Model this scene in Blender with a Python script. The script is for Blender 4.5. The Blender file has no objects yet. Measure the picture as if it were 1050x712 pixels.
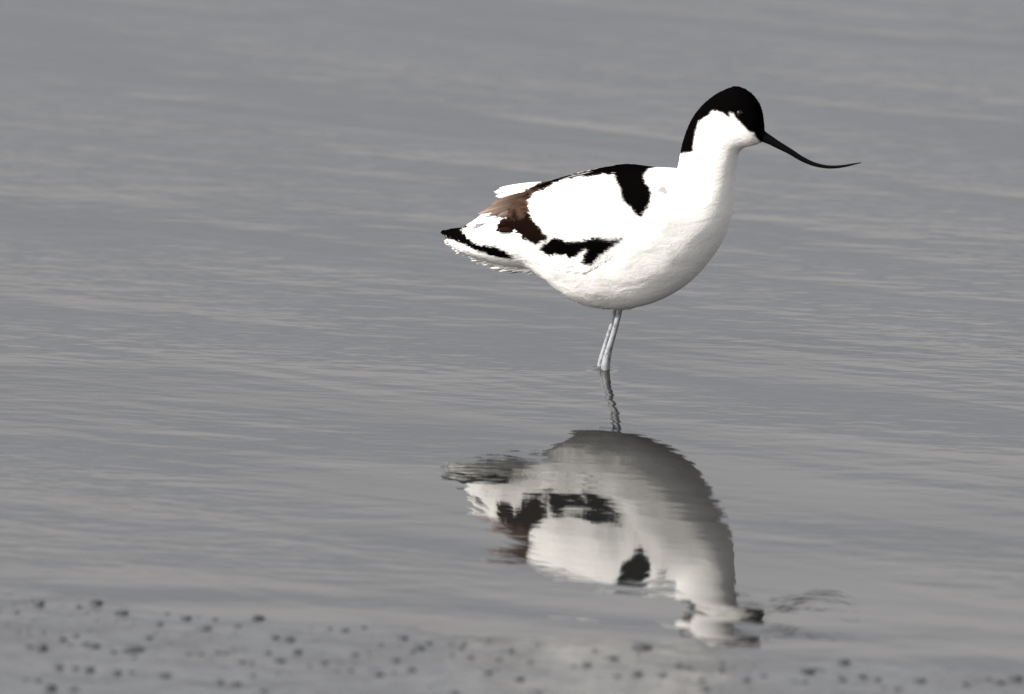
import bpy, math, random
import numpy as np

rng = np.random.default_rng(7)
random.seed(7)
C = bpy.context.scene.collection
scene = bpy.context.scene

# ------------------------------------------------------------------ camera
ELEV = math.radians(11.0)          # the camera looks down by this much
DIST = 16.0
SE, CE = math.sin(ELEV), math.cos(ELEV)
YAW = math.radians(21.0)           # the bird's head is turned this much towards the camera
SY, CY = math.sin(YAW), math.cos(YAW)
FWD = np.array([0, CE, -SE]); UP = np.array([0, SE, CE]); RIGHT = np.array([1.0, 0, 0])
TARGET = np.array([-0.095, 0, 0]) + UP * 0.0225
CAM = TARGET - FWD * DIST

cam_data = bpy.data.cameras.new("camera")
cam = bpy.data.objects.new("camera", cam_data); C.objects.link(cam)
cam.location = CAM
cam.rotation_euler = (math.pi / 2 - ELEV, 0, 0)
cam_data.sensor_width = 36.0
cam_data.lens = 36.0 * DIST / 1.05
cam_data.clip_end = 6000
cam_data.dof.use_dof = True
cam_data.dof.focus_distance = DIST - 0.03
cam_data.dof.aperture_fstop = 7.0
scene.camera = cam

# ------------------------------------------------------------------ light
sun_dir = np.array([-0.90, -0.435, 0.0]); sun_dir /= np.linalg.norm(sun_dir)
SUN_EL = math.radians(36)
sun_vec = np.array([sun_dir[0] * math.cos(SUN_EL), sun_dir[1] * math.cos(SUN_EL), math.sin(SUN_EL)])

world = bpy.data.worlds.new("World"); scene.world = world; world.use_nodes = True
wn, wl = world.node_tree.nodes, world.node_tree.links
wn.clear()
w_out = wn.new("ShaderNodeOutputWorld"); w_bg = wn.new("ShaderNodeBackground")
sky = wn.new("ShaderNodeTexSky"); sky.sky_type = 'NISHITA'; sky.sun_disc = False
sky.sun_elevation = SUN_EL
sky.sun_rotation = math.atan2(sun_vec[0], sun_vec[1])
sky.air_density = 1.0; sky.dust_density = 2.5; sky.ozone_density = 1.0
hsv = wn.new("ShaderNodeHueSaturation"); hsv.inputs['Saturation'].default_value = 0.10
wl.new(sky.outputs[0], hsv.inputs['Color'])
tc = wn.new("ShaderNodeTexCoord")
mp = wn.new("ShaderNodeMapping"); mp.inputs['Scale'].default_value = (4.0, 4.0, 14.0)
wl.new(tc.outputs['Generated'], mp.inputs['Vector'])
cn = wn.new("ShaderNodeTexNoise"); cn.inputs['Scale'].default_value = 1.0
cn.inputs['Detail'].default_value = 3.0; cn.inputs['Roughness'].default_value = 0.5
wl.new(mp.outputs[0], cn.inputs['Vector'])
w_sep = wn.new("ShaderNodeSeparateXYZ"); wl.new(tc.outputs['Generated'], w_sep.inputs[0])
w_mad = wn.new("ShaderNodeMath"); w_mad.operation = 'MULTIPLY_ADD'          # height in the sky, edge broken by cloud shapes
wl.new(cn.outputs['Fac'], w_mad.inputs[0]); w_mad.inputs[1].default_value = 0.05; wl.new(w_sep.outputs['Z'], w_mad.inputs[2])
cr = wn.new("ShaderNodeValToRGB")                                         # grey bank low down, sunlit cloud above it
cr.color_ramp.elements[0].position = 0.214; cr.color_ramp.elements[0].color = (0.965, 0.965, 1.0, 1)
cr.color_ramp.elements[1].position = 0.248; cr.color_ramp.elements[1].color = (1.72, 1.63, 1.57, 1)
e_ = cr.color_ramp.elements.new(0.45); e_.color = (1.55, 1.48, 1.44, 1)
e_ = cr.color_ramp.elements.new(0.75); e_.color = (1.05, 1.03, 1.04, 1)
wl.new(w_mad.outputs[0], cr.inputs['Fac'])
mul = wn.new("ShaderNodeMix"); mul.data_type = 'RGBA'; mul.blend_type = 'MULTIPLY'
mul.inputs['Factor'].default_value = 1.0
wl.new(hsv.outputs[0], mul.inputs['A']); wl.new(cr.outputs[0], mul.inputs['B'])
wl.new(mul.outputs['Result'], w_bg.inputs['Color'])
w_bg.inputs['Strength'].default_value = 0.118
wl.new(w_bg.outputs[0], w_out.inputs['Surface'])

sun_data = bpy.data.lights.new("sun", 'SUN'); sun_data.energy = 4.5; sun_data.angle = math.radians(0.6)
sun_data.color = (1.0, 0.955, 0.88)
sun = bpy.data.objects.new("sun", sun_data); C.objects.link(sun)
from mathutils import Vector
sun.rotation_euler = Vector(tuple(sun_vec)).to_track_quat('Z', 'Y').to_euler()
sun.location = (-6, -5, 8)

scene.view_settings.view_transform = 'Standard'
scene.view_settings.look = 'None'
scene.view_settings.exposure = 0.55
scene.view_settings.gamma = 1.0
scene.view_settings.use_curve_mapping = False

# ------------------------------------------------------------------ picture measurements -> world
def project(p):
    """world points (n,3) -> photo pixels"""
    q = np.asarray(p, float) - CAM
    d = q @ FWD
    s = DIST / d * 1000.0
    return np.stack([525 + (q @ RIGHT) * s, 356 - (q @ UP) * s], -1)

U_AX = np.array([CY, -SY, 0]); V_AX = np.array([-SY, -CY, 0])      # bird: forward, its right (near) side

def bird(u, v, z):
    u, v, z = np.broadcast_arrays(np.asarray(u, float), np.asarray(v, float), np.asarray(z, float))
    return u[..., None] * U_AX + v[..., None] * V_AX + z[..., None] * np.array([0, 0, 1.0])

def inv(px, py, v=0.0):
    """photo pixel at lateral offset v -> bird (u, z)"""
    dx = (px - 525) / 1000.0 / DIST; dy = (356 - py) / 1000.0 / DIST
    ray = FWD + RIGHT * dx + UP * dy
    A = np.stack([ray, -U_AX, -np.array([0, 0, 1.0])], 1)
    t = np.linalg.solve(A, v * V_AX - CAM)
    return t[1], t[2]

def on_plane(px, py, z=0.0):
    dx = (px - 525) / 1000.0 / DIST; dy = (356 - py) / 1000.0 / DIST
    ray = FWD + RIGHT * dx + UP * dy
    return CAM + ray * ((z - CAM[2]) / ray[2])

# ------------------------------------------------------------------ helpers
def mesh_obj(name, verts, faces, mat, parent=None, cols=None, smooth=True, normals=None):
    verts = np.asarray(verts, float)
    if normals is not None:                                   # wind every face to agree with its shading normals
        a_ = verts[faces[:, 1]] - verts[faces[:, 0]]; b_ = verts[faces[:, 3]] - verts[faces[:, 0]]
        bad = (np.cross(a_, b_) * normals[faces].mean(1)).sum(1) < 0
        faces = np.where(bad[:, None], faces[:, ::-1], faces)
    me = bpy.data.meshes.new(name)
    if isinstance(faces, np.ndarray):
        nf, k = faces.shape
        me.vertices.add(len(verts)); me.vertices.foreach_set("co", verts.astype(np.float32).ravel())
        me.loops.add(nf * k); me.loops.foreach_set("vertex_index", faces.astype(np.int32).ravel())
        me.polygons.add(nf)
        me.polygons.foreach_set("loop_start", (np.arange(nf) * k).astype(np.int32))
        me.polygons.foreach_set("loop_total", np.full(nf, k, np.int32))
        me.update(calc_edges=True); me.validate()
    else:
        me.from_pydata([tuple(v) for v in verts], [], [tuple(f) for f in faces]); me.update()
    me.polygons.foreach_set("use_smooth", np.full(len(me.polygons), smooth))
    if cols is not None:
        at = me.color_attributes.new("plumage", 'FLOAT_COLOR', 'POINT')
        c4 = np.ones((len(verts), 4), np.float32); c4[:, :3] = cols
        at.data.foreach_set("color", c4.ravel())
    if normals is not None: me.normals_split_custom_set_from_vertices([tuple(v) for v in normals])
    me.materials.append(mat)
    o = bpy.data.objects.new(name, me); C.objects.link(o)
    if parent is not None: o.parent = parent
    return o

def new_mat(name):
    m = bpy.data.materials.new(name); m.use_nodes = True
    n, l = m.node_tree.nodes, m.node_tree.links
    return m, n, l, n["Principled BSDF"]

def catmull(P, n):
    P = np.asarray(P, float)
    ext = np.vstack([2 * P[0] - P[1], P, 2 * P[-1] - P[-2]])
    t = np.linspace(0, len(P) - 1 - 1e-9, n); i = t.astype(int); f = (t - i)[:, None]
    a, b, c, d = ext[i], ext[i + 1], ext[i + 2], ext[i + 3]
    return 0.5 * (2 * b + (c - a) * f + (2 * a - 5 * b + 4 * c - d) * f**2 + (3 * b - a - 3 * c + d) * f**3)

def tube(path, radii, nseg=14, squash=None):
    """closed tapered tube through world points"""
    path = np.asarray(path, float); n = len(path)
    tan = np.gradient(path, axis=0); tan /= np.linalg.norm(tan, axis=1)[:, None]
    side = np.cross(tan, np.array([0, 0, 1.0]) if abs(tan[:, 2]).mean() < 0.7 else V_AX)
    side /= np.linalg.norm(side, axis=1)[:, None]
    oth = np.cross(side, tan)
    th = np.linspace(0, 2 * math.pi, nseg, endpoint=False)
    r = np.asarray(radii, float)[:, None, None]
    k = 1.0 if squash is None else squash
    V = path[:, None] + r * (k * np.cos(th)[None, :, None] * side[:, None] + np.sin(th)[None, :, None] * oth[:, None])
    V = V.reshape(-1, 3)
    F = []
    for i in range(n - 1):
        for j in range(nseg):
            k2 = (j + 1) % nseg
            F.append((i * nseg + j, i * nseg + k2, (i + 1) * nseg + k2, (i + 1) * nseg + j))
    F.append(tuple(range(nseg - 1, -1, -1))); F.append(tuple((n - 1) * nseg + j for j in range(nseg)))
    return V, F

def join(parts):
    V, F, o = [], [], 0
    for v, f in parts:
        V.append(np.asarray(v)); F += [tuple(i + o for i in q) for q in f]; o += len(v)
    return np.vstack(V), F

def smooth_noise(x, y, seed, scale):
    """cheap smooth value noise in [-1,1]"""
    r = np.random.default_rng(seed); tab = r.uniform(-1, 1, (256, 256))
    X = x / scale + 31.7; Y = y / scale + 17.3
    i = np.floor(X).astype(int); j = np.floor(Y).astype(int); fx = X - i; fy = Y - j
    fx = fx * fx * fx * (fx * (fx * 6 - 15) + 10); fy = fy * fy * fy * (fy * (fy * 6 - 15) + 10)
    g = lambda a, b: tab[a % 256, b % 256]
    return (g(i, j) * (1 - fx) + g(i + 1, j) * fx) * (1 - fy) + (g(i, j + 1) * (1 - fx) + g(i + 1, j + 1) * fx) * fy

def axis_lines(lo, hi, step, far):
    core = np.arange(lo, hi + step * .5, step)
    out = []; d = step; p = 0.0
    while p < far:
        d *= 1.28; p += d; out.append(p)
    out = np.array(out)
    return np.concatenate([(lo - out)[::-1], core, hi + out])

def grid_faces(nx, ny):
    i = np.arange(ny - 1)[:, None] * nx + np.arange(nx - 1)[None]
    return np.stack([i, i + 1, i + nx + 1, i + nx], -1).reshape(-1, 4)

# ------------------------------------------------------------------ the setting: shore line, mud, water
SH0 = on_plane(0, 604); SH1 = on_plane(1050, 692)
SH_K = (SH1[1] - SH0[1]) / (SH1[0] - SH0[0])

def shore_s(x, y):
    """metres from the water's edge, positive on the mud"""
    wob = 0.05 * smooth_noise(x, y * 0.2, 3, 0.22) + 0.02 * smooth_noise(x, y * 0.3, 4, 0.06)
    return (SH0[1] + SH_K * np.clip(x - SH0[0], -3, 4) - y) + wob

def mud_z(x, y):
    s = shore_s(x, y)
    near = np.exp(-((x + .1)**2 + (y + .8)**2) / 9.0)
    z = np.where(s > 0, np.minimum(0.055 * s, 0.6), np.maximum(0.060 * s, -0.9))
    lump = 0.0009 * smooth_noise(x, y, 5, 0.075) + 0.00042 * smooth_noise(x, y, 6, 0.021) + 0.00012 * smooth_noise(x, y, 8, 0.009)
    return z + lump * np.clip(near * 1.4, 0, 1)

xs = axis_lines(-0.85, 0.68, 0.005, 2500.0); ys = axis_lines(-2.1, -0.9, 0.005, 2500.0)
X, Y = np.meshgrid(xs, ys)
m_mud, n, l, p = new_mat("wet_mud")
p.inputs['IOR'].default_value = 1.36
tcm = n.new("ShaderNodeTexCoord")
n1 = n.new("ShaderNodeTexNoise"); n1.inputs['Scale'].default_value = 38; n1.inputs['Detail'].default_value = 6; n1.inputs['Roughness'].default_value = .62
n2 = n.new("ShaderNodeTexNoise"); n2.inputs['Scale'].default_value = 7; n2.inputs['Detail'].default_value = 3
l.new(tcm.outputs['Object'], n1.inputs['Vector']); l.new(tcm.outputs['Object'], n2.inputs['Vector'])
r1 = n.new("ShaderNodeValToRGB"); r1.color_ramp.elements[0].position = .32; r1.color_ramp.elements[0].color = (.016, .0165, .0175, 1)
r1.color_ramp.elements[1].position = .7; r1.color_ramp.elements[1].color = (.060, .061, .062, 1)
l.new(n1.outputs['Fac'], r1.inputs['Fac'])
n4 = n.new("ShaderNodeTexNoise"); n4.inputs['Scale'].default_value = 95; n4.inputs['Detail'].default_value = 5; n4.inputs['Roughness'].default_value = .7
mp4 = n.new("ShaderNodeMapping"); mp4.inputs['Scale'].default_value = (.8, .45, 1)
l.new(tcm.outputs['Object'], mp4.inputs['Vector']); l.new(mp4.outputs[0], n4.inputs['Vector'])
r4 = n.new("ShaderNodeMapRange"); r4.inputs['From Min'].default_value = .56; r4.inputs['From Max'].default_value = .64
l.new(n4.outputs['Fac'], r4.inputs['Value'])
mx4 = n.new("ShaderNodeMix"); mx4.data_type = 'RGBA'; l.new(r4.outputs[0], mx4.inputs['Factor'])    # scattered dark grit: dull, not glossy
l.new(r1.outputs[0], mx4.inputs['A']); mx4.inputs['B'].default_value = (.012, .0125, .014, 1)
l.new(mx4.outputs['Result'], p.inputs['Base Color'])
sp4 = n.new("ShaderNodeMapRange"); sp4.inputs['To Min'].default_value = .5; sp4.inputs['To Max'].default_value = .26
l.new(r4.outputs[0], sp4.inputs['Value']); l.new(sp4.outputs[0], p.inputs['Specular IOR Level'])
r2 = n.new("ShaderNodeMapRange"); r2.inputs['From Min'].default_value = .35; r2.inputs['From Max'].default_value = .65
r2.inputs['To Min'].default_value = .07; r2.inputs['To Max'].default_value = .24
l.new(n2.outputs['Fac'], r2.inputs['Value']); l.new(r2.outputs[0], p.inputs['Roughness'])
b1 = n.new("ShaderNodeBump"); b1.inputs['Strength'].default_value = .5; b1.inputs['Distance'].default_value = .0005
n3 = n.new("ShaderNodeTexNoise"); n3.inputs['Scale'].default_value = 190; n3.inputs['Detail'].default_value = 4
l.new(tcm.outputs['Object'], n3.inputs['Vector'])
l.new(n3.outputs['Fac'], b1.inputs['Height']); l.new(b1.outputs[0], p.inputs['Normal'])
mud = mesh_obj("muddy_ground", np.stack([X, Y, mud_z(X, Y)], -1).reshape(-1, 3), grid_faces(len(xs), len(ys)), m_mud)
mud['kind'] = 'structure'

# legs reach the water here (photo pixels)
LEG_AT = [on_plane(621, 379), on_plane(615, 378)]
xs = axis_lines(-0.75, 0.55, 0.005, 2500.0); ys = axis_lines(-1.75, 0.9, 0.006, 2500.0)
X, Y = np.meshgrid(xs, ys)
core = (1 / (1 + np.exp(-(X + .95) / .08))) * (1 / (1 + np.exp((X - .8) / .08))) * (1 / (1 + np.exp(-(Y + 1.9) / .08))) * (1 / (1 + np.exp((Y - 1.3) / .15)))
Z = np.zeros_like(X)
S = shore_s(X, Y)
# small wavelets dying out towards the mud
ph = (Y - SH_K * .6 * X)
shorew = np.exp(-((S + 0.02) / 0.12)**2)
Z += 0.00030 * shorew * np.sin(2 * math.pi * (ph + .06) / 0.155 + 1.2 * smooth_noise(X, Y, 11, .35)) 
Z += 0.0005 * np.sin(2 * math.pi * (Y - .35 * X) / 0.62 + .9 * smooth_noise(X, Y, 12, .5)) * .55
Z *= core
for q in LEG_AT:                                              # water climbs a little where the legs stand in it
    r = np.hypot(X - q[0], (Y - q[1]))
    Z += 0.0016 * np.exp(-np.clip(r - .004, 0, 9) / .0045)
    Z += 0.00002 * np.cos(2 * math.pi * r / .03) * np.exp(-r / .09) * core
m_wat, n, l, p = new_mat("calm_water")
p.inputs['Base Color'].default_value = (.012, .0125, .012, 1)
p.inputs['IOR'].default_value = 1.333
p.inputs['Roughness'].default_value = .012
tcw = n.new("ShaderNodeTexCoord")
def wave_layer(scale_xyz, rot, detail, rough):
    mpn = n.new("ShaderNodeMapping"); mpn.vector_type = 'TEXTURE'
    mpn.inputs['Rotation'].default_value = (0, 0, rot); mpn.inputs['Scale'].default_value = scale_xyz
    l.new(tcw.outputs['Object'], mpn.inputs['Vector'])
    nz = n.new("ShaderNodeTexNoise"); nz.inputs['Scale'].default_value = 1.0
    nz.inputs['Detail'].default_value = detail; nz.inputs['Roughness'].default_value = rough
    l.new(mpn.outputs[0], nz.inputs['Vector'])
    return nz.outputs['Fac']
def math_node(op, a, b):
    m = n.new("ShaderNodeMath"); m.operation = op
    for k, v in enumerate((a, b)):
        if isinstance(v, (int, float)): m.inputs[k].default_value = v
        else: l.new(v, m.inputs[k])
    return m.outputs[0]
ROT = math.atan(SH_K) * .9
small = wave_layer((.065, .028, 1), -.22, 2.5, .5)
mid = wave_layer((.22, .080, 1), -.45, 2.0, .5)
large = wave_layer((1.1, .30, 1), -.60, 1.0, .5)
gust = wave_layer((1.0, .24, 1), -.62, 2.0, .5)                 # patches of breeze
g2 = n.new("ShaderNodeMapRange"); g2.inputs['From Min'].default_value = .4; g2.inputs['From Max'].default_value = .62
g2.inputs['To Min'].default_value = .35; g2.inputs['To Max'].default_value = 1.45
l.new(gust, g2.inputs['Value'])
vd = n.new("ShaderNodeVectorMath"); vd.operation = 'SUBTRACT'; l.new(tcw.outputs['Object'], vd.inputs[0]); vd.inputs[1].default_value = (.06, -.75, 0)
vs = n.new("ShaderNodeVectorMath"); vs.operation = 'MULTIPLY'; l.new(vd.outputs[0], vs.inputs[0]); vs.inputs[1].default_value = (1.9, .75, 0)
vl = n.new("ShaderNodeVectorMath"); vl.operation = 'LENGTH'; l.new(vs.outputs[0], vl.inputs[0])
yr = n.new("ShaderNodeMapRange"); yr.interpolation_type = 'SMOOTHSTEP'      # stillest water around the bird, ruffled further off
yr.inputs['From Min'].default_value = .25; yr.inputs['From Max'].default_value = 1.3
yr.inputs['To Min'].default_value = .65; yr.inputs['To Max'].default_value = 2.45
l.new(vl.outputs['Value'], yr.inputs['Value'])
amp = math_node('MULTIPLY', g2.outputs[0], yr.outputs[0])
h = math_node('ADD', math_node('MULTIPLY', math_node('MULTIPLY', small, amp), .00038),
              math_node('MULTIPLY', math_node('MULTIPLY', mid, amp), .00062))
h = math_node('ADD', h, math_node('MULTIPLY', large, .0012))
bw = n.new("ShaderNodeBump"); bw.inputs['Strength'].default_value = 1.0; bw.inputs['Distance'].default_value = 1.0
l.new(h, bw.inputs['Height']); l.new(bw.outputs[0], p.inputs['Normal'])
water = mesh_obj("water", np.stack([X, Y, Z], -1).reshape(-1, 3), grid_faces(len(xs), len(ys)), m_wat)
water['kind'] = 'structure'

# ------------------------------------------------------------------ plumage pattern (photo pixels of the near side)
def poly(pts, ox, oy, sc):
    a = np.array(pts, float) / sc; return a + np.array([ox, oy])
P_BACK = poly([(545,100),(560,140),(575,175),(590,220),(600,255),(640,285),(665,330),(695,340),(735,295),(755,210),(740,170),(720,150),(712,110),(735,80),(745,40),(600,-20),(300,60),(60,120),(80,165),(135,182),(250,137),(350,117),(450,109)], 530, 160, 5.475)
P_BROWN = poly([(640,72),(560,105),(520,140),(430,165),(392,195),(396,240),(440,268),(480,280),(450,300),(430,330),(412,368),(470,362),(550,375),(640,400),(660,340),(655,300),(640,260),(625,215),(635,150),(680,110),(770,72),(790,20),(690,45)], 445, 180, 6.475)
P_DARK = poly([(415,366),(470,362),(550,377),(590,422),(640,440),(680,460),(730,435),(765,405),(720,380),(700,340),(655,300),(640,262),(600,270),(560,300),(500,290),(450,305),(430,330)], 445, 180, 6.475)
P_BAND = poly([(130,525),(200,466),(240,470),(260,485),(330,485),(440,466),(540,474),(592,466),(540,507),(460,557),(420,607),(370,602),(373,560),(405,520),(380,520),(330,562),(300,562),(270,547),(230,547),(185,559),(158,542)], 530, 160, 5.475)
P_TIP = poly([(40,385),(60,355),(150,340),(210,312),(240,322),(172,362),(188,385),(218,418),(252,448),(302,468),(400,483),(460,508),(525,549),(430,538),(300,500),(220,462),(150,436),(100,416),(50,402)], 445, 180, 6.475)
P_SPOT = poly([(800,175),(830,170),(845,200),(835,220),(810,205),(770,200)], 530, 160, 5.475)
P_CROWN = poly([(60,553),(145,538),(150,470),(165,390),(190,320),(225,290),(265,270),(285,240),(310,232),(370,262),(405,288),(430,290),(455,290),(500,332),(545,380),(590,402),(618,450),(660,478),(740,440),(740,200),(640,20),(450,-40),(250,40),(60,280),(20,560)], 690, 80, 7.118)

P_LID = poly([(410,256),(436,262),(452,284),(434,294),(418,278)], 690, 80, 7.118)
WHITE = np.array([.82, .81, .785]); BLACK = np.array([.0014, .0012, .0012])
BROWN = np.array([.036, .0215, .0150]); DARK = np.array([.007, .0035, .0025])

def inside(pts, pl):
    x, y = pts[:, 0], pts[:, 1]; r = np.zeros(len(pts), bool)
    for (x0, y0), (x1, y1) in zip(pl, np.roll(pl, -1, 0)):
        c = ((y0 > y) != (y1 > y))
        r ^= c & (x < (x1 - x0) * (y - y0) / (y1 - y0 + 1e-12) + x0)
    return r

def dist_poly(pts, pl):
    d = np.full(len(pts), 1e9)
    for a, b in zip(pl, np.roll(pl, -1, 0)):
        ab = b - a; t = np.clip(((pts - a) @ ab) / (ab @ ab + 1e-12), 0, 1)
        d = np.minimum(d, np.linalg.norm(pts - a - t[:, None] * ab, axis=1))
    return d

def near_px(uvz):
    """pixel a surface point would have on the near flank (the far flank mirrors it)"""
    return project(bird(uvz[:, 0], np.abs(uvz[:, 1]), uvz[:, 2]))

def pattern(uvz, soft=1.2):
    px = near_px(uvz)
    px = px + 0.7 * np.stack([smooth_noise(px[:, 0], px[:, 1], 21, 4.0), smooth_noise(px[:, 0], px[:, 1], 22, 4.0)], -1)
    col = np.tile(WHITE, (len(uvz), 1))
    for pl, c in ((P_BROWN, BROWN), (P_DARK, DARK), (P_BACK, BLACK), (P_BAND, BLACK), (P_TIP, BLACK), (P_CROWN, BLACK), (P_LID, WHITE * .8)):
        bb = (px[:, 0] > pl[:, 0].min() - 4) & (px[:, 0] < pl[:, 0].max() + 4) & (px[:, 1] > pl[:, 1].min() - 4) & (px[:, 1] < pl[:, 1].max() + 4)
        if not bb.any(): continue
        q = px[bb]; ins = inside(q, pl); d = dist_poly(q, pl) * np.where(ins, 1, -1)
        a = np.clip((d + (1.1 if (pl is P_BAND or pl is P_TIP) else .3)) / soft * .5 + .5, 0, 1)[:, None]
        cc = np.tile(c, (len(q), 1))
        if c is BROWN:
            k = smooth_noise(q[:, 0] - q[:, 1] * .4, q[:, 1] * 2.2, 23, 6.0)
            cc = cc * (1 + .75 * k[:, None])
        col[bb] = col[bb] * (1 - a) + cc * a
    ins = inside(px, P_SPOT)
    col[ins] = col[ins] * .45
    return np.clip(col, .001, .9)

m_feather, n, l, p = new_mat("feathers")
va = n.new("ShaderNodeVertexColor"); va.layer_name = "plumage"
tcf = n.new("ShaderNodeTexCoord")
nf = n.new("ShaderNodeTexNoise"); nf.inputs['Scale'].default_value = 420; nf.inputs['Detail'].default_value = 4
l.new(tcf.outputs['Object'], nf.inputs['Vector'])
rf = n.new("ShaderNodeMapRange"); rf.inputs['To Min'].default_value = .86; rf.inputs['To Max'].default_value = 1.06
l.new(nf.outputs['Fac'], rf.inputs['Value'])
mx = n.new("ShaderNodeMix"); mx.data_type = 'RGBA'; mx.blend_type = 'MULTIPLY'; mx.inputs['Factor'].default_value = 1
l.new(va.outputs['Color'], mx.inputs['A']); l.new(rf.outputs[0], mx.inputs['B']); l.new(mx.outputs['Result'], p.inputs['Base Color'])
p.inputs['Roughness'].default_value = .8
p.inputs['Specular IOR Level'].default_value = 0.0
bf = n.new("ShaderNodeBump"); bf.inputs['Strength'].default_value = .22; bf.inputs['Distance'].default_value = .0008
l.new(nf.outputs['Fac'], bf.inputs['Height']); ng = n.new("ShaderNodeTexNoise"); ng.inputs['Scale'].default_value = 75; ng.inputs['Detail'].default_value = 3; ng.inputs['Distortion'].default_value = .6
mg = n.new("ShaderNodeMapping"); mg.inputs['Scale'].default_value = (.55, 1, 1); mg.inputs['Rotation'].default_value = (0, .5, 0)
l.new(tcf.outputs['Object'], mg.inputs['Vector']); l.new(mg.outputs[0], ng.inputs['Vector'])
bg = n.new("ShaderNodeBump"); bg.inputs['Strength'].default_value = .36; bg.inputs['Distance'].default_value = .003
l.new(ng.outputs['Fac'], bg.inputs['Height']); l.new(bf.outputs[0], bg.inputs['Normal']); l.new(bg.outputs[0], p.inputs['Normal'])

# ------------------------------------------------------------------ the avocet
avocet = bpy.data.objects.new("avocet", None); C.objects.link(avocet)
avocet.location = (0, 0, 0)
avocet['label'] = "white bird with black crown, black wing patches and thin upcurved bill, standing in the water"
avocet['category'] = "bird"

ST = [  # back/nape pixel, belly/throat pixel, half width (mm)
 (455,237, 456,240, 3), (463,235, 462,248.5, 9), (475,233, 472,257, 16), (490,223.5, 491,264.5, 24), (506,212, 511,270, 31),
 (521,204, 530,273.5, 37), (541,195, 547,276, 42), (560,188.5, 565,288, 47), (585,182, 585,303, 52), (610,177, 605,312.5, 55),
 (635,172.5, 630,316, 56), (655,173, 655,314.5, 55), (672,173.5, 680,306.5, 53), (684,174, 704,292, 49), (691,174.8, 722,274, 44),
 (695,174, 738,251, 38), (696.5,171.5, 747,229, 32), (697.5,167, 750.5,210, 27), (698.5,160, 752,191, 24), (700,150, 753.3,177, 22),
 (703,139, 755.5,164, 20.5), (708.5,125, 758.5,155.5, 19.5), (716.5,112.5, 763.5,151.5, 19), (727.5,101.5, 769,150, 18.5), (740,93.5, 773.5,148.8, 17.5),
 (754,89, 777,147.6, 16), (765.5,93, 779,146.6, 14), (774,101, 780.5,146, 11.5), (779,110, 781.5,145.5, 9), (781,122, 782.3,145, 7),
 (782,132, 783,145, 5.2)]
st = catmull(np.array(ST, float), 260)
NR, NT = len(st), 144
th = np.linspace(0, 2 * math.pi, NT, endpoint=False)
ring_T = np.array([inv(a, b) for a, b in st[:, 0:2]]); ring_B = np.array([inv(a, b) for a, b in st[:, 2:4]])
cen = (ring_T + ring_B) / 2; ax = (ring_T - ring_B) / 2
W = st[:, 4] / 1000
body_uvz = np.zeros((NR, NT, 3))
c_, s_ = np.cos(th), np.sin(th)
full = np.sign(s_) * np.abs(s_)**0.90
stn = np.linspace(0, len(ST) - 1, NR)
egg = (.30 * np.clip((stn - 3) / 3, 0, 1) * np.clip((16.5 - stn) / 3, 0, 1))[:, None]      # widest where the folded wings lie
hx = c_ + egg * s_**2
body_uvz[:, :, 0] = cen[:, 0:1] + ax[:, 0:1] * hx
body_uvz[:, :, 1] = W[:, None] * full
body_uvz[:, :, 2] = cen[:, 1:2] + ax[:, 1:2] * hx
# soft hollows and swellings of real plumage
ii, jj = np.meshgrid(np.arange(NR), np.arange(NT), indexing='ij')
nsw = smooth_noise(body_uvz[:, :, 0] + body_uvz[:, :, 1] * .6, body_uvz[:, :, 2] + body_uvz[:, :, 1] * .4, 31, .022)
amp_r = np.clip((W - .02) / .03, 0, 1)[:, None] * .0016
body_uvz[:, :, 1] += np.sign(s_) * np.abs(s_) * nsw * amp_r

def surf_normals(g):
    du = np.gradient(g, axis=0)
    dv = np.roll(g, -1, 1) - np.roll(g, 1, 1)
    nn = np.cross(du, dv); nn /= np.linalg.norm(nn, axis=-1, keepdims=True) + 1e-12
    c = g.mean(1, keepdims=True)
    if ((g - c) * nn).sum() < 0: nn = -nn
    return nn
nrm = surf_normals(body_uvz)
tang = -np.gradient(body_uvz, axis=0); tang /= np.linalg.norm(tang, axis=-1, keepdims=True) + 1e-12   # towards the tail

def to_world(uvz):
    uvz = np.asarray(uvz); return bird(uvz[..., 0], uvz[..., 1], uvz[..., 2])

flat = body_uvz.reshape(-1, 3)
cols = pattern(flat)
i = np.arange(NR - 1)[:, None] * NT; j = np.arange(NT)[None]; k = (j + 1) % NT
quads = np.stack([i + j, i + k, i + NT + k, i + NT + j], -1).reshape(-1, 4)
# caps as collapsed quads: fan with end centres
capV = np.array([body_uvz[0].mean(0), body_uvz[-1].mean(0)])
verts = np.vstack([flat, capV]); ccap = pattern(capV)
fl = [tuple(q) for q in quads]
for a in range(NT):
    b = (a + 1) % NT
    fl.append((b, a, NR * NT)); fl.append(((NR - 1) * NT + a, (NR - 1) * NT + b, NR * NT + 1))
body = mesh_obj("body", to_world(verts), fl, m_feather, avocet, np.vstack([cols, ccap]))

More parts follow.
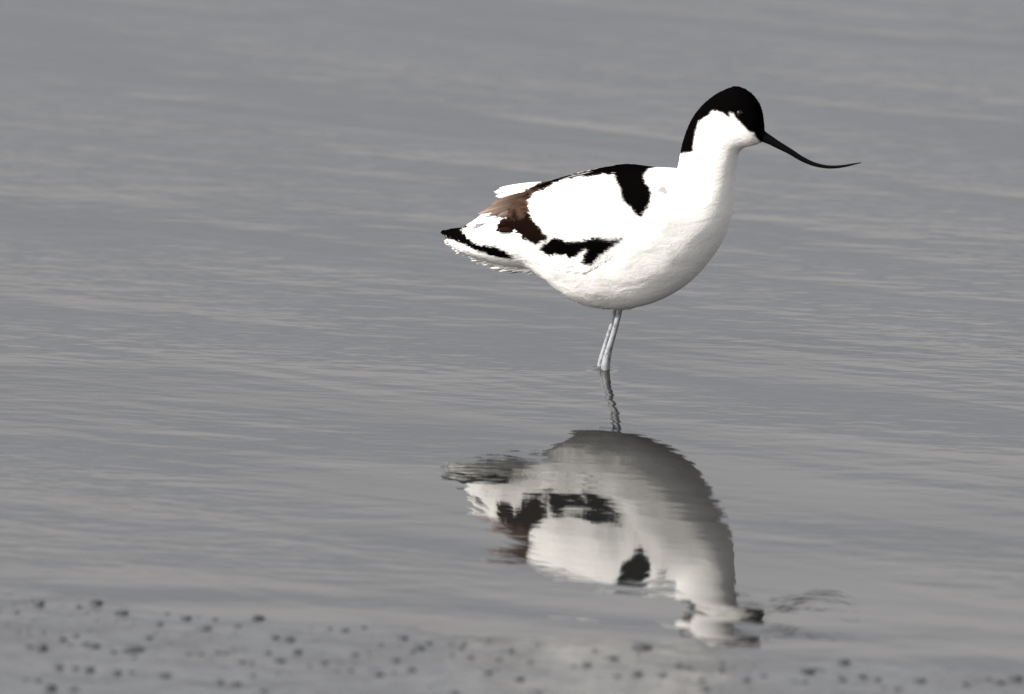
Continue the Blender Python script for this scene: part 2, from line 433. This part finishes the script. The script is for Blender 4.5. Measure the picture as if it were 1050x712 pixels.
# -- feather blades: m x (nL+1) x 3 vertices
def blades(root, flow, normal, L, Wd, lift, colr, curl=.15, nL=4, ragged=0.0, tipcol=None):
    root, flow, normal = map(np.asarray, (root, flow, normal))
    m = len(root)
    side = np.cross(flow, normal); side /= np.linalg.norm(side, axis=1, keepdims=True) + 1e-12
    t = np.linspace(0, 1, nL + 1)
    prof = np.array([.45, .85, 1.0, .85, .12]) if nL == 4 else np.interp(t, [0, .25, .55, .85, 1], [.45, .85, 1, .75, .10])
    L = np.broadcast_to(L, m)[:, None, None]; Wd = np.broadcast_to(Wd, m)[:, None, None]; lift = np.broadcast_to(lift, m)[:, None, None]
    T = t[None, :, None]
    cl = root[:, None] + flow[:, None] * L * T + normal[:, None] * L * (lift * T - curl * .5 * T * T * 0 )
    cl = cl - normal[:, None] * .0001
    hw = side[:, None] * Wd * prof[None, :, None] * .5
    drop = normal[:, None] * Wd * prof[None, :, None] * .10
    V = np.stack([cl - hw - drop, cl, cl + hw - drop], 2)          # m, nL+1, 3, 3
    if ragged:
        V += rng.normal(0, ragged, V.shape) * T[..., None]
    V = V.reshape(-1, 3)
    base = (np.arange(m) * (nL + 1) * 3)[:, None, None]
    r = (np.arange(nL) * 3)[None, :, None]; c = np.arange(2)[None, None]
    q = base + r + c
    F = np.stack([q, q + 1, q + 4, q + 3], -1).reshape(-1, 4)
    cc = np.repeat(colr[:, None, :], (nL + 1) * 3, 1)
    if tipcol is not None:
        tt = np.repeat(t, 3)[None, :, None]**2
        cc = cc * (1 - tt) + tipcol[:, None, :] * tt
    return V, F, cc.reshape(-1, 3), np.repeat(normal, (nL + 1) * 3, 0)

def recolour(V, m, jitter=1.3):
    """colour every feather by the marking it lies over, each feather a little off so edges stay ragged"""
    per = len(V) // m
    off = np.repeat(rng.normal(0, jitter / 1000, (m, 3)) * np.array([1, 0, 1]), per, 0)
    return pattern(V + off, .5) * np.repeat(rng.uniform(.93, 1.03, (m, 1)), per, 0)

# -- sample points on the body, by area
def cell_area(g):
    a = np.roll(g, -1, 1)[:-1] - g[:-1]; b = g[1:] - g[:-1]
    return np.linalg.norm(np.cross(a, b), axis=-1)
area = cell_area(body_uvz)

def sample(weight, count):
    w = (area * weight).ravel(); w = w / w.sum()
    idx = rng.choice(len(w), count, p=w)
    ri, tj = np.divmod(idx, NT)
    fu, fv = rng.random(count)[:, None], rng.random(count)[:, None]
    tk = (tj + 1) % NT
    def bil(g):
        return (g[ri, tj] * (1 - fv) + g[ri, tk] * fv) * (1 - fu) + (g[ri + 1, tj] * (1 - fv) + g[ri + 1, tk] * fv) * fu
    return bil(body_uvz), bil(nrm), bil(tang), ri

ringpos = np.arange(NR - 1) / (NR - 1) * (len(ST) - 1)             # station number of each ring
# wing outline (photo pixels)
P_WING = np.array([(676,192),(672,214),(664,228),(650,247),(628,269),(605,281),(582,280),(558,274),(545,272),(525,269),(500,258),(478,249),(448,243),(448,230),(482,226),(505,208),(530,196),(556,186),(600,160),(645,150),(668,165)], float)

def soften(V, F, nn, k):
    """shading normals of downy feathers: mostly the body's own curve"""
    g = np.zeros_like(V); a = V[F[:, 1]] - V[F[:, 0]]; b = V[F[:, 3]] - V[F[:, 0]]
    fn = np.cross(a, b); fn /= np.linalg.norm(fn, axis=1, keepdims=True) + 1e-15
    for c in range(F.shape[1]): np.add.at(g, F[:, c], fn)
    g *= np.sign((g * nn).sum(1, keepdims=True)) + 1e-9
    g /= np.linalg.norm(g, axis=1, keepdims=True) + 1e-15
    m = nn * k + g * (1 - k)
    return to_world(m / (np.linalg.norm(m, axis=1, keepdims=True) + 1e-15))

def build_plumage():
    in_wing = inside(near_px(flat), P_WING) & (dist_poly(near_px(flat), P_WING) > 5)
    open_skin = np.where(in_wing.reshape(NR, NT)[:-1], 0.0, 1.0)
    Vs, Fs, Cs, Ns, o = [], [], [], [], 0
    groups = [  # station range, count, length, width, lift
        (1.5, 6.5, 3000, .0085, .0042, .018), (6.0, 11.0, 1500, .0095, .0030, .09),
        (18.5, 23.0, 3200, .0055, .0028, .018),
        (23.0, 29.4, 2200, .0042, .0022, .035)]
    for a, b, cnt, L, Wd, lf in groups:
        wgt = ((ringpos >= a) & (ringpos < b)).astype(float)[:, None] * open_skin
        if L == .0095:                                        # downy fringe low on the belly and round the vent
            wgt = wgt * (np.cos(th) < -.80)[None, :]
        p_, n_, t_, ri = sample(wgt, cnt)
        t_ = t_ + rng.normal(0, .16, t_.shape)
        t_ -= n_ * (t_ * n_).sum(1, keepdims=True); t_ /= np.linalg.norm(t_, axis=1, keepdims=True)
        mid = p_ + t_ * L * .55
        col = pattern(mid, .6) * rng.uniform(.93, 1.03, (cnt, 1))
        LL = L * rng.uniform(.7, 1.25, cnt); lift = np.abs(rng.normal(lf, lf * .45, cnt))
        V, F, cc, nn = blades(p_, t_, n_, LL, Wd * rng.uniform(.8, 1.2, cnt), lift, col)
        cc = recolour(V, cnt, .6)
        Vs.append(V); Fs.append(F + o); Cs.append(cc); Ns.append(nn); o += len(V)
    return np.vstack(Vs), np.vstack(Fs), np.vstack(Cs), np.vstack(Ns)
V, F, cc, nn = build_plumage()
mesh_obj("plumage", to_world(V), F, m_feather, avocet, cc, normals=soften(V, F, nn, .94))

# -- folded wings: a raised shell over the flank with overlapping covert feathers
def px_blade(root, tip, v, width, col, tip_c=None, bend=0.0):
    ru, rz = inv(root[0], root[1], v); tu, tz = inv(tip[0], tip[1], v * .96)
    a = np.array([ru, v, rz]); b = np.array([tu, v * .96, tz])
    return a, b, width, col, tip_c

def blade_set(items, sgn, tilt=0.25, soft=.6):
    Vs, Fs, Cs, Ns, o = [], [], [], [], 0
    for a, b, w, col, tcl in items:
        a = a * np.array([1, sgn, 1]); b = b * np.array([1, sgn, 1])
        d = b - a; L = np.linalg.norm(d); d /= L
        nn = np.array([0, sgn * 1.0, tilt]); nn -= d * (nn @ d); nn /= np.linalg.norm(nn)
        V, F, c, nb_ = blades(a[None], d[None], nn[None], L, w, 0.0, np.array(col)[None], nL=8,
                         tipcol=None if tcl is None else np.array(tcl)[None])
        # thickness: a second, lower layer joined by proximity
        Vs.append(V); Fs.append(F + o); Cs.append(c); Ns.append(nb_); o += len(V)
    V, F = np.vstack(Vs), np.vstack(Fs)
    return V, F, np.vstack(Cs), soften(V, F, np.vstack(Ns), soft)

for sgn in (1, -1):
    half = (s_ * sgn) > -0.02
    near = flat * np.array([1, 1, 1.0])
    px = near_px(flat)
    ins = inside(px, P_WING) & np.tile(half, NR)
    d = dist_poly(px, P_WING)
    # lift the shell: thin at its rim, thicker over the folded wing; the back line stays smooth
    off = -.0005 + .0048 * (1 - np.exp(-d / 14.0)) * np.clip((675 - px[:, 0]) / 70, .05, 1)
    up_fade = np.clip((np.tile(np.abs(s_), NR) - .10) / .35, 0.12, 1)
    tail_fade = np.clip(np.repeat(W, NT) / .035, .12, 1)
    topv = flat + nrm.reshape(-1, 3) * (off * up_fade * tail_fade)[:, None]
    botv = flat - nrm.reshape(-1, 3) * .0008
    fmask = ins[quads].all(1)
    q = quads[fmask]
    used = np.unique(q); remap = -np.ones(len(flat), int); remap[used] = np.arange(len(used)); nu = len(used)
    ft = remap[q]; fb = ft[:, ::-1] + nu
    # rim faces
    e = np.concatenate([ft[:, [0, 1]], ft[:, [1, 2]], ft[:, [2, 3]], ft[:, [3, 0]]])
    es = {tuple(x) for x in e}
    rim = [(b, a, a + nu, b + nu) for a, b in es if (b, a) not in es]
    faces = np.vstack([ft, fb, np.array(rim)])
    vv = np.vstack([topv[used], botv[used]]); colw = np.vstack([cols[used], cols[used]])
    # coverts
    g = np.zeros_like(vv); a_ = vv[faces[:, 1]] - vv[faces[:, 0]]; b_ = vv[faces[:, 2]] - vv[faces[:, 0]]; fn = np.cross(a_, b_)
    for c in range(4): np.add.at(g, faces[:, c], fn)
    g /= np.linalg.norm(g, axis=1, keepdims=True) + 1e-15
    g *= np.where((g[:nu] * nrm.reshape(-1, 3)[used]).sum() < 0, -1, 1)
    shell_n = to_world(g)
    inw = inside(px, P_WING) & np.tile((s_ * sgn) > .24, NR) & (d > 2.0)
    wgt = inw.reshape(NR, NT)[:-1].astype(float)
    cnt = 6500
    p_, n_, t_, ri = sample(wgt, cnt)
    ppx = near_px(p_); dd = dist_poly(ppx, P_WING)
    o_ = (-.0003 + .0048 * (1 - np.exp(-dd / 14.0)) * np.clip((675 - ppx[:, 0]) / 70, .05, 1)) * np.clip((np.abs(p_[:, 1]) / (W[ri] + 1e-6) - .10) / .35, .12, 1) * np.clip(W[ri] / .035, .12, 1)
    p_ = p_ + n_ * o_[:, None]
    t_ = t_ + rng.normal(0, .10, t_.shape); t_ -= n_ * (t_ * n_).sum(1, keepdims=True); t_ /= np.linalg.norm(t_, axis=1, keepdims=True)
    L = .0095 * rng.uniform(.75, 1.25, cnt) * np.clip(W[ri] / .035, .5, 1)
    col = pattern(p_ + t_ * L[:, None] * .55, .6) * rng.uniform(.93, 1.03, (cnt, 1))
    V, F, c2, nn2 = blades(p_, t_, n_, L, .0050 * rng.uniform(.8, 1.2, cnt), np.abs(rng.normal(.04, .015, cnt)), col)
    c2 = recolour(V, cnt, .7)
    wing = mesh_obj("wing", to_world(np.vstack([vv, V])), np.vstack([faces, F + len(vv)]), m_feather, avocet, np.vstack([colw, c2]),
                    normals=np.vstack([shell_n, soften(V, F, nn2, .90)]))
    # long loose tertials at the rear of the folded wing
    pale = np.array([.17, .125, .10]); wht = WHITE
    it = []
    T = lambda X, Y: (445 + X / 6.475, 180 + Y / 6.475)
    for f in np.linspace(0, 1, 16):                            # loose white scapulars lifting off the rump
        rt = np.array([690 - 130 * f, 58 + 62 * f]) + rng.normal(0, 3, 2)
        tp = np.array([395 + 30 * f + 110 * rng.random()**2.5, 104 + 50 * f]) + rng.normal(0, 6, 2) - np.array([0, 22 * math.sin(math.pi * min(1, f * 1.5)) * 0])
        it.append(px_blade(T(*rt), T(*tp), .006 + .014 * f, rng.uniform(.0022, .0042), WHITE * rng.uniform(.9, 1), WHITE))
    it += [px_blade(T(620, 120), T(380, 196), .034, .0085, BROWN * 1.0, pale), px_blade(T(620, 150), T(330, 238), .036, .0080, BROWN * .8, pale * 1.1),
           px_blade(T(600, 175), T(292, 256), .038, .0050, BROWN * 1.0, np.array([.30, .23, .18])), px_blade(T(630, 190), T(365, 262), .041, .0080, BROWN * .7, pale * .9),
           px_blade(T(640, 225), T(420, 268), .043, .0080, BROWN * .9, pale), px_blade(T(650, 250), T(445, 300), .045, .0070, BROWN * .5, BROWN * .5)]
    it += [px_blade(T(660, 300), T(418, 330), .046, .0070, DARK, DARK * 1.4), px_blade(T(680, 330), T(410, 366), .047, .0080, DARK, BROWN * .45)]
    it += [px_blade(T(440, 270), T(250, 318), .034, .0080, WHITE, WHITE), px_blade(T(430, 300), T(215, 332), .030, .008, WHITE, WHITE)]
    V, F, c2, nn3 = blade_set(it, sgn)
    o = mesh_obj("flight_feathers", to_world(V), F, m_feather, wing, c2, normals=nn3)
    sm = o.modifiers.new("thickness", 'SOLIDIFY'); sm.thickness = .0006

# -- tail: a fan of white feathers, ragged along the underside
it = []
T = lambda X, Y: (445 + X / 6.475, 180 + Y / 6.475)
lower = np.array([(78,432),(70,444),(120,452),(120,492),(150,495),(190,510),(240,540),(300,575),(345,582),(385,603),(440,618),(500,625),(560,628),(640,634)], float)
for q in range(230):
    f = q / 229 * (len(lower) - 1.001); a = int(f); tp = lower[a] * (1 - f + a) + lower[a + 1] * (f - a)
    tp = tp + rng.normal(0, 7, 2) + np.array([18 * rng.random()**2, -20 * rng.random() + 17])
    rt = tp + np.array([140 + rng.uniform(-20, 60), rng.uniform(-45, -5)])
    v = rng.uniform(-.006, .010)
    it.append(px_blade(T(*rt), T(*tp), v, rng.uniform(.0013, .0030), WHITE * rng.uniform(.72, .95), None))
V, F, c2, nn3 = blade_set(it, 1, -.35, .85)
tail = mesh_obj("tail", to_world(V), F, m_feather, avocet, c2, normals=nn3)
sm = tail.modifiers.new("thickness", 'SOLIDIFY'); sm.thickness = .0005

# -- bill
m_bill, n, l, p = new_mat("black_bill")
p.inputs['Base Color'].default_value = (.0025, .0025, .003, 1); p.inputs['Roughness'].default_value = .65; p.inputs['Specular IOR Level'].default_value = .01
nb = n.new("ShaderNodeTexNoise"); nb.inputs['Scale'].default_value = 300
bb = n.new("ShaderNodeBump"); bb.inputs['Strength'].default_value = .15; bb.inputs['Distance'].default_value = .0005
l.new(nb.outputs['Fac'], bb.inputs['Height']); l.new(bb.outputs[0], p.inputs['Normal'])
BP = np.array([(120,128,6.0),(165,155,5.9),(197,171,4.9),(250,199,4.1),(300,229,3.6),(400,284,2.9),(500,346,2.45),(600,391,2.0),(700,413,1.65),(780,415,1.45),(860,406,1.15),(930,392,.8),(992,379,.35)], float)
BP = catmull(BP, 60)
path = np.array([bird(*(lambda w: (w[0], 0, w[1]))(inv(760 + a / 8.077, 120 + b / 8.077))) for a, b, r in BP])
V, F = tube(path, BP[:, 2] * 1.1 / 1000, 16, .8)
mesh_obj("bill", V, F, m_bill, avocet)

# -- eyes
m_eye, n, l, p = new_mat("dark_eye")
p.inputs['Base Color'].default_value = (.004, .002, .002, 1); p.inputs['Roughness'].default_value = .08
p.inputs['Specular IOR Level'].default_value = .35
def ball(cn_, r, ns=20, nr=12):
    V, F = [], []
    for a in range(nr + 1):
        ph = math.pi * a / nr
        for b in range(ns):
            t = 2 * math.pi * b / ns
            V.append(cn_ + r * np.array([math.sin(ph) * math.cos(t), math.sin(ph) * math.sin(t), math.cos(ph)]))
    for a in range(nr):
        for b in range(ns):
            c = (b + 1) % ns
            F.append((a * ns + b, a * ns + c, (a + 1) * ns + c, (a + 1) * ns + b))
    return V, F
def surface_v(px_, py_):
    """half width of the body surface under a photo pixel"""
    d = np.linalg.norm(near_px(flat) - np.array([px_, py_]), axis=1)
    vis = np.abs(flat[:, 1])
    c = np.argsort(d)[:6]
    return vis[c].max()
EV = surface_v(758, 116.5)
for sgn in (1, -1):
    u, z = inv(758, 116.5, EV)
    V, F = ball(bird(u, sgn * (EV - .0022), z), .0040)
    mesh_obj("eye", V, F, m_eye, avocet)

# -- legs: bare blue-grey, the ankle joint just at the water
m_leg, n, l, p = new_mat("blue_grey_leg")
p.inputs['Roughness'].default_value = .38
tl = n.new("ShaderNodeTexCoord")
nl_ = n.new("ShaderNodeTexNoise"); nl_.inputs['Scale'].default_value = 160; nl_.inputs['Detail'].default_value = 3
l.new(tl.outputs['Object'], nl_.inputs['Vector'])
rl = n.new("ShaderNodeValToRGB"); rl.color_ramp.elements[0].position = .30; rl.color_ramp.elements[0].color = (.10, .105, .13, 1)
rl.color_ramp.elements[1].position = .5; rl.color_ramp.elements[1].color = (.24, .25, .265, 1)
l.new(nl_.outputs['Fac'], rl.inputs['Fac']); l.new(rl.outputs[0], p.inputs['Base Color'])
vo = n.new("ShaderNodeTexVoronoi"); vo.inputs['Scale'].default_value = 420
l.new(tl.outputs['Object'], vo.inputs['Vector'])
bl = n.new("ShaderNodeBump"); bl.inputs['Strength'].default_value = .3; bl.inputs['Distance'].default_value = .0006
l.new(vo.outputs['Distance'], bl.inputs['Height']); l.new(bl.outputs[0], p.inputs['Normal'])
for v, pts in ((.006, [(638.5,300,4.0),(635.6,316,3.3),(632.6,330,3.1),(628.7,344,3.2),(625.2,356,3.5),(622.6,366,4.2),(621.2,374,4.8),(620.8,380,4.7)]),
               (-.006, [(634.8,300,3.8),(631.8,316,3.0),(628.5,330,2.8),(624.2,344,2.8),(620.5,356,3.0),(617.7,366,3.4),(616.1,374,3.7),(615.6,380,3.6)])):
    q = catmull(np.array(pts, float), 30)
    path = [bird(*(lambda w: (w[0], v, w[1]))(inv(a, b, v))) for a, b, r in q]; rad = list(q[:, 2] * .95 / 1000)
    # shank below the water down to the mud, and three webbed toes
    last = path[-1]; ground = float(mud_z(np.array([last[0]]), np.array([last[1]]))[0])
    foot = last + np.array([.012, -.004, 0]); foot[2] = ground + .004
    for f in np.linspace(.12, 1, 10):
        path.append(last * (1 - f) + foot * f); rad.append(.0046 * (1 - f) + .0028 * f if f < .4 else .0029)
    parts = [tube(path, rad, 14)]
    tips = []
    for a in (-.55, 0, .55):
        dirv = np.array([CY * math.cos(a) + SY * math.sin(a), -SY * math.cos(a) + CY * math.sin(a), 0])
        tp = foot + dirv * .038; tp[2] = float(mud_z(np.array([tp[0]]), np.array([tp[1]]))[0]) + .0025
        tips.append(tp)
        parts.append(tube([foot, foot * .5 + tp * .5 + np.array([0, 0, .001]), tp], [.0028, .0022, .0010], 8))
    web = np.array([foot, tips[0] * .8 + foot * .2, tips[1] * .8 + foot * .2, tips[2] * .8 + foot * .2])
    parts.append((np.vstack([web, web - [0, 0, .0012]]), [(0, 1, 2), (0, 2, 3), (6, 5, 4), (7, 6, 4)]))
    V, F = join(parts)
    mesh_obj("leg", V, F, m_leg, avocet)

# ------------------------------------------------------------------ dark pebbles on the mud
m_peb, n, l, p = new_mat("dark_wet_stone")
oi = n.new("ShaderNodeObjectInfo"); tp_ = n.new("ShaderNodeTexCoord")
np_ = n.new("ShaderNodeTexNoise"); np_.inputs['Scale'].default_value = 260; np_.inputs['Detail'].default_value = 4
l.new(tp_.outputs['Object'], np_.inputs['Vector'])
rp = n.new("ShaderNodeValToRGB"); rp.color_ramp.elements[0].position = .3; rp.color_ramp.elements[0].color = (.020, .023, .029, 1)
rp.color_ramp.elements[1].position = .75; rp.color_ramp.elements[1].color = (.050, .054, .062, 1)
l.new(np_.outputs['Fac'], rp.inputs['Fac']); l.new(rp.outputs[0], p.inputs['Base Color'])
p.inputs['Roughness'].default_value = .55; p.inputs['Specular IOR Level'].default_value = .3
import bmesh
def pebble_mesh(seed):
    r = random.Random(seed); bm = bmesh.new()
    bmesh.ops.create_icosphere(bm, subdivisions=3, radius=.5)
    k = [Vector((r.gauss(0, 1), r.gauss(0, 1), r.gauss(0, 1))).normalized() for _ in range(9)]
    am = [r.uniform(-.13, .10) for _ in k]
    for v in bm.verts:
        d = v.co.normalized(); s = 1.0
        for kk, a in zip(k, am): s += a * max(0, d.dot(kk))**3 * 1.6
        v.co = d * .5 * s; v.co.x *= 1 + .25 * math.sin(7 * v.co.y + seed)
        v.co.z *= .8
    me = bpy.data.meshes.new("pebble"); bm.to_mesh(me); bm.free()
    me.polygons.foreach_set("use_smooth", np.ones(len(me.polygons), bool)); me.materials.append(m_peb)
    return me
PEB = [pebble_mesh(s) for s in range(8)]
small_label = "small dark pebble half sunk in the wet grey mud near the water's edge"
A = lambda L: [(x / 2.333, 420 + y / 2.333, w, lab) for x, y, w, lab in L]
B = lambda L: [(400 + x / 3.5, 600 + y / 3.5, w, lab) for x, y, w, lab in L]
D = lambda L: [(700 + x / 3.0, 600 + y / 3.0, w, lab) for x, y, w, lab in L]
N = None
spots = A([(230,462,14,"dark pebble nearest the water on the left side of the mud"),
 (290,486,15,"dark pebble second closest to the water on the left, just right of the nearest one"),
 (95,466,10,"dark pebble by the water's edge, leftmost of the upper three on the left"),
 (615,498,13,"lone dark pebble at the water's edge midway along the left half"),
 (325,573,20,"long flat dark pebble, widest of those on the left mud"),
 (97,569,14,"dark pebble in the cluster near the left border"),
 (395,636,14,"flat dark pebble low on the left mud by the bottom border"),
 (380,512,9,N),(495,523,11,N),(568,517,8,N),(660,544,8,N),(692,549,11,N),(712,578,11,N),(68,566,9,N),(150,548,10,N),(180,540,8,N),(205,560,8,N),(225,565,11,N),
 (305,575,9,N),(270,578,7,N),(140,615,11,N),(180,618,9,N),(215,620,12,N),(90,648,8,N),(120,665,13,N),(175,668,9,N),(315,627,7,N),(280,628,9,N),(565,655,11,N),
 (525,650,8,N),(580,603,9,N),(668,600,12,N),(775,605,9,N),(850,585,9,N),(840,624,7,N),(905,633,10,N),(985,622,11,N),(1003,570,12,N),(945,597,9,N),(965,545,9,N),
 (910,560,7,N),(825,527,8,N),(790,522,6,N),(870,520,6,N),(400,487,6,N),(445,498,12,N),(515,500,6,N),(450,583,6,N),(480,583,6,N),(520,580,7,N),(540,582,6,N),(640,580,7,N),(740,612,6,N),(605,635,7,N),(630,672,9,N),(188,470,6,N),(40,483,7,N)])
spots += B([(905,222,20,"wide dark blue grey pebble lying below the bird's mirrored back"),
 (105,222,10,N),(75,303,10,N),(20,268,10,N),(288,258,9,N),(435,235,9,N),(350,313,9,N),(465,335,11,N),(230,385,10,N),(390,265,6,N),
 (800,262,10,N),(705,285,11,N),(660,290,7,N),(815,325,8,N),(885,318,11,N),(978,322,10,N),(1035,288,9,N),(45,187,8,N),(140,210,6,N),(255,225,7,N),(530,383,8,N)])
spots += D([(497,236,14,"dark pebble at the water's edge right of the bird's mirrored head"),
 (380,264,15,"flat dark pebble below and left of the edge pebble right of the mirrored head"),
 (730,293,13,"dark pebble alone in the middle of the right mud strip"),
 (1025,287,13,"dark pebble by the right border at the water's edge"),
 (975,300,11,N),(490,290,9,N),(550,278,10,N),(600,290,8,N),(660,318,9,N),(870,303,8,N),(250,278,8,N),(195,290,9,N),(60,290,8,N),(120,262,7,N),(430,262,6,N),(940,287,8,N),(15,250,7,N),(375,295,8,N),(70,322,10,N)])
r = random.Random(5)
for _ in range(205):                                           # crumbs of a few pixels between them
    x = r.uniform(-5, 1055); y0 = 612 + (700 - 612) * x / 1050
    y = y0 + abs(r.gauss(0, .5)) * 70
    if y < 716: spots.append((x, y, r.uniform(2.2, 3.6) * (1 + r.random()**4 * 1.2), None))
first = True
for kx, (x, y, w, lab) in enumerate(spots):
    z = 0.0
    for _ in range(6):
        g = on_plane(x, y + 1.0, z)
        z = max(float(mud_z(np.array([g[0]]), np.array([g[1]]))[0]), 0.0)
    o = bpy.data.objects.new("pebble", PEB[kx % 8]); C.objects.link(o)
    s = w * .88 / 1000.0
    hgt = min(s * .28, .0036) * r.uniform(.8, 1.2)
    o.scale = (s, s * r.uniform(.6, 1.2), hgt * 2)
    o.rotation_euler = (0, 0, r.uniform(-.5, .5))
    o.location = (g[0], g[1], z + hgt * .15)
    o['label'] = lab or small_label; o['category'] = "pebble"; o['group'] = "dark pebbles on the muddy shore"
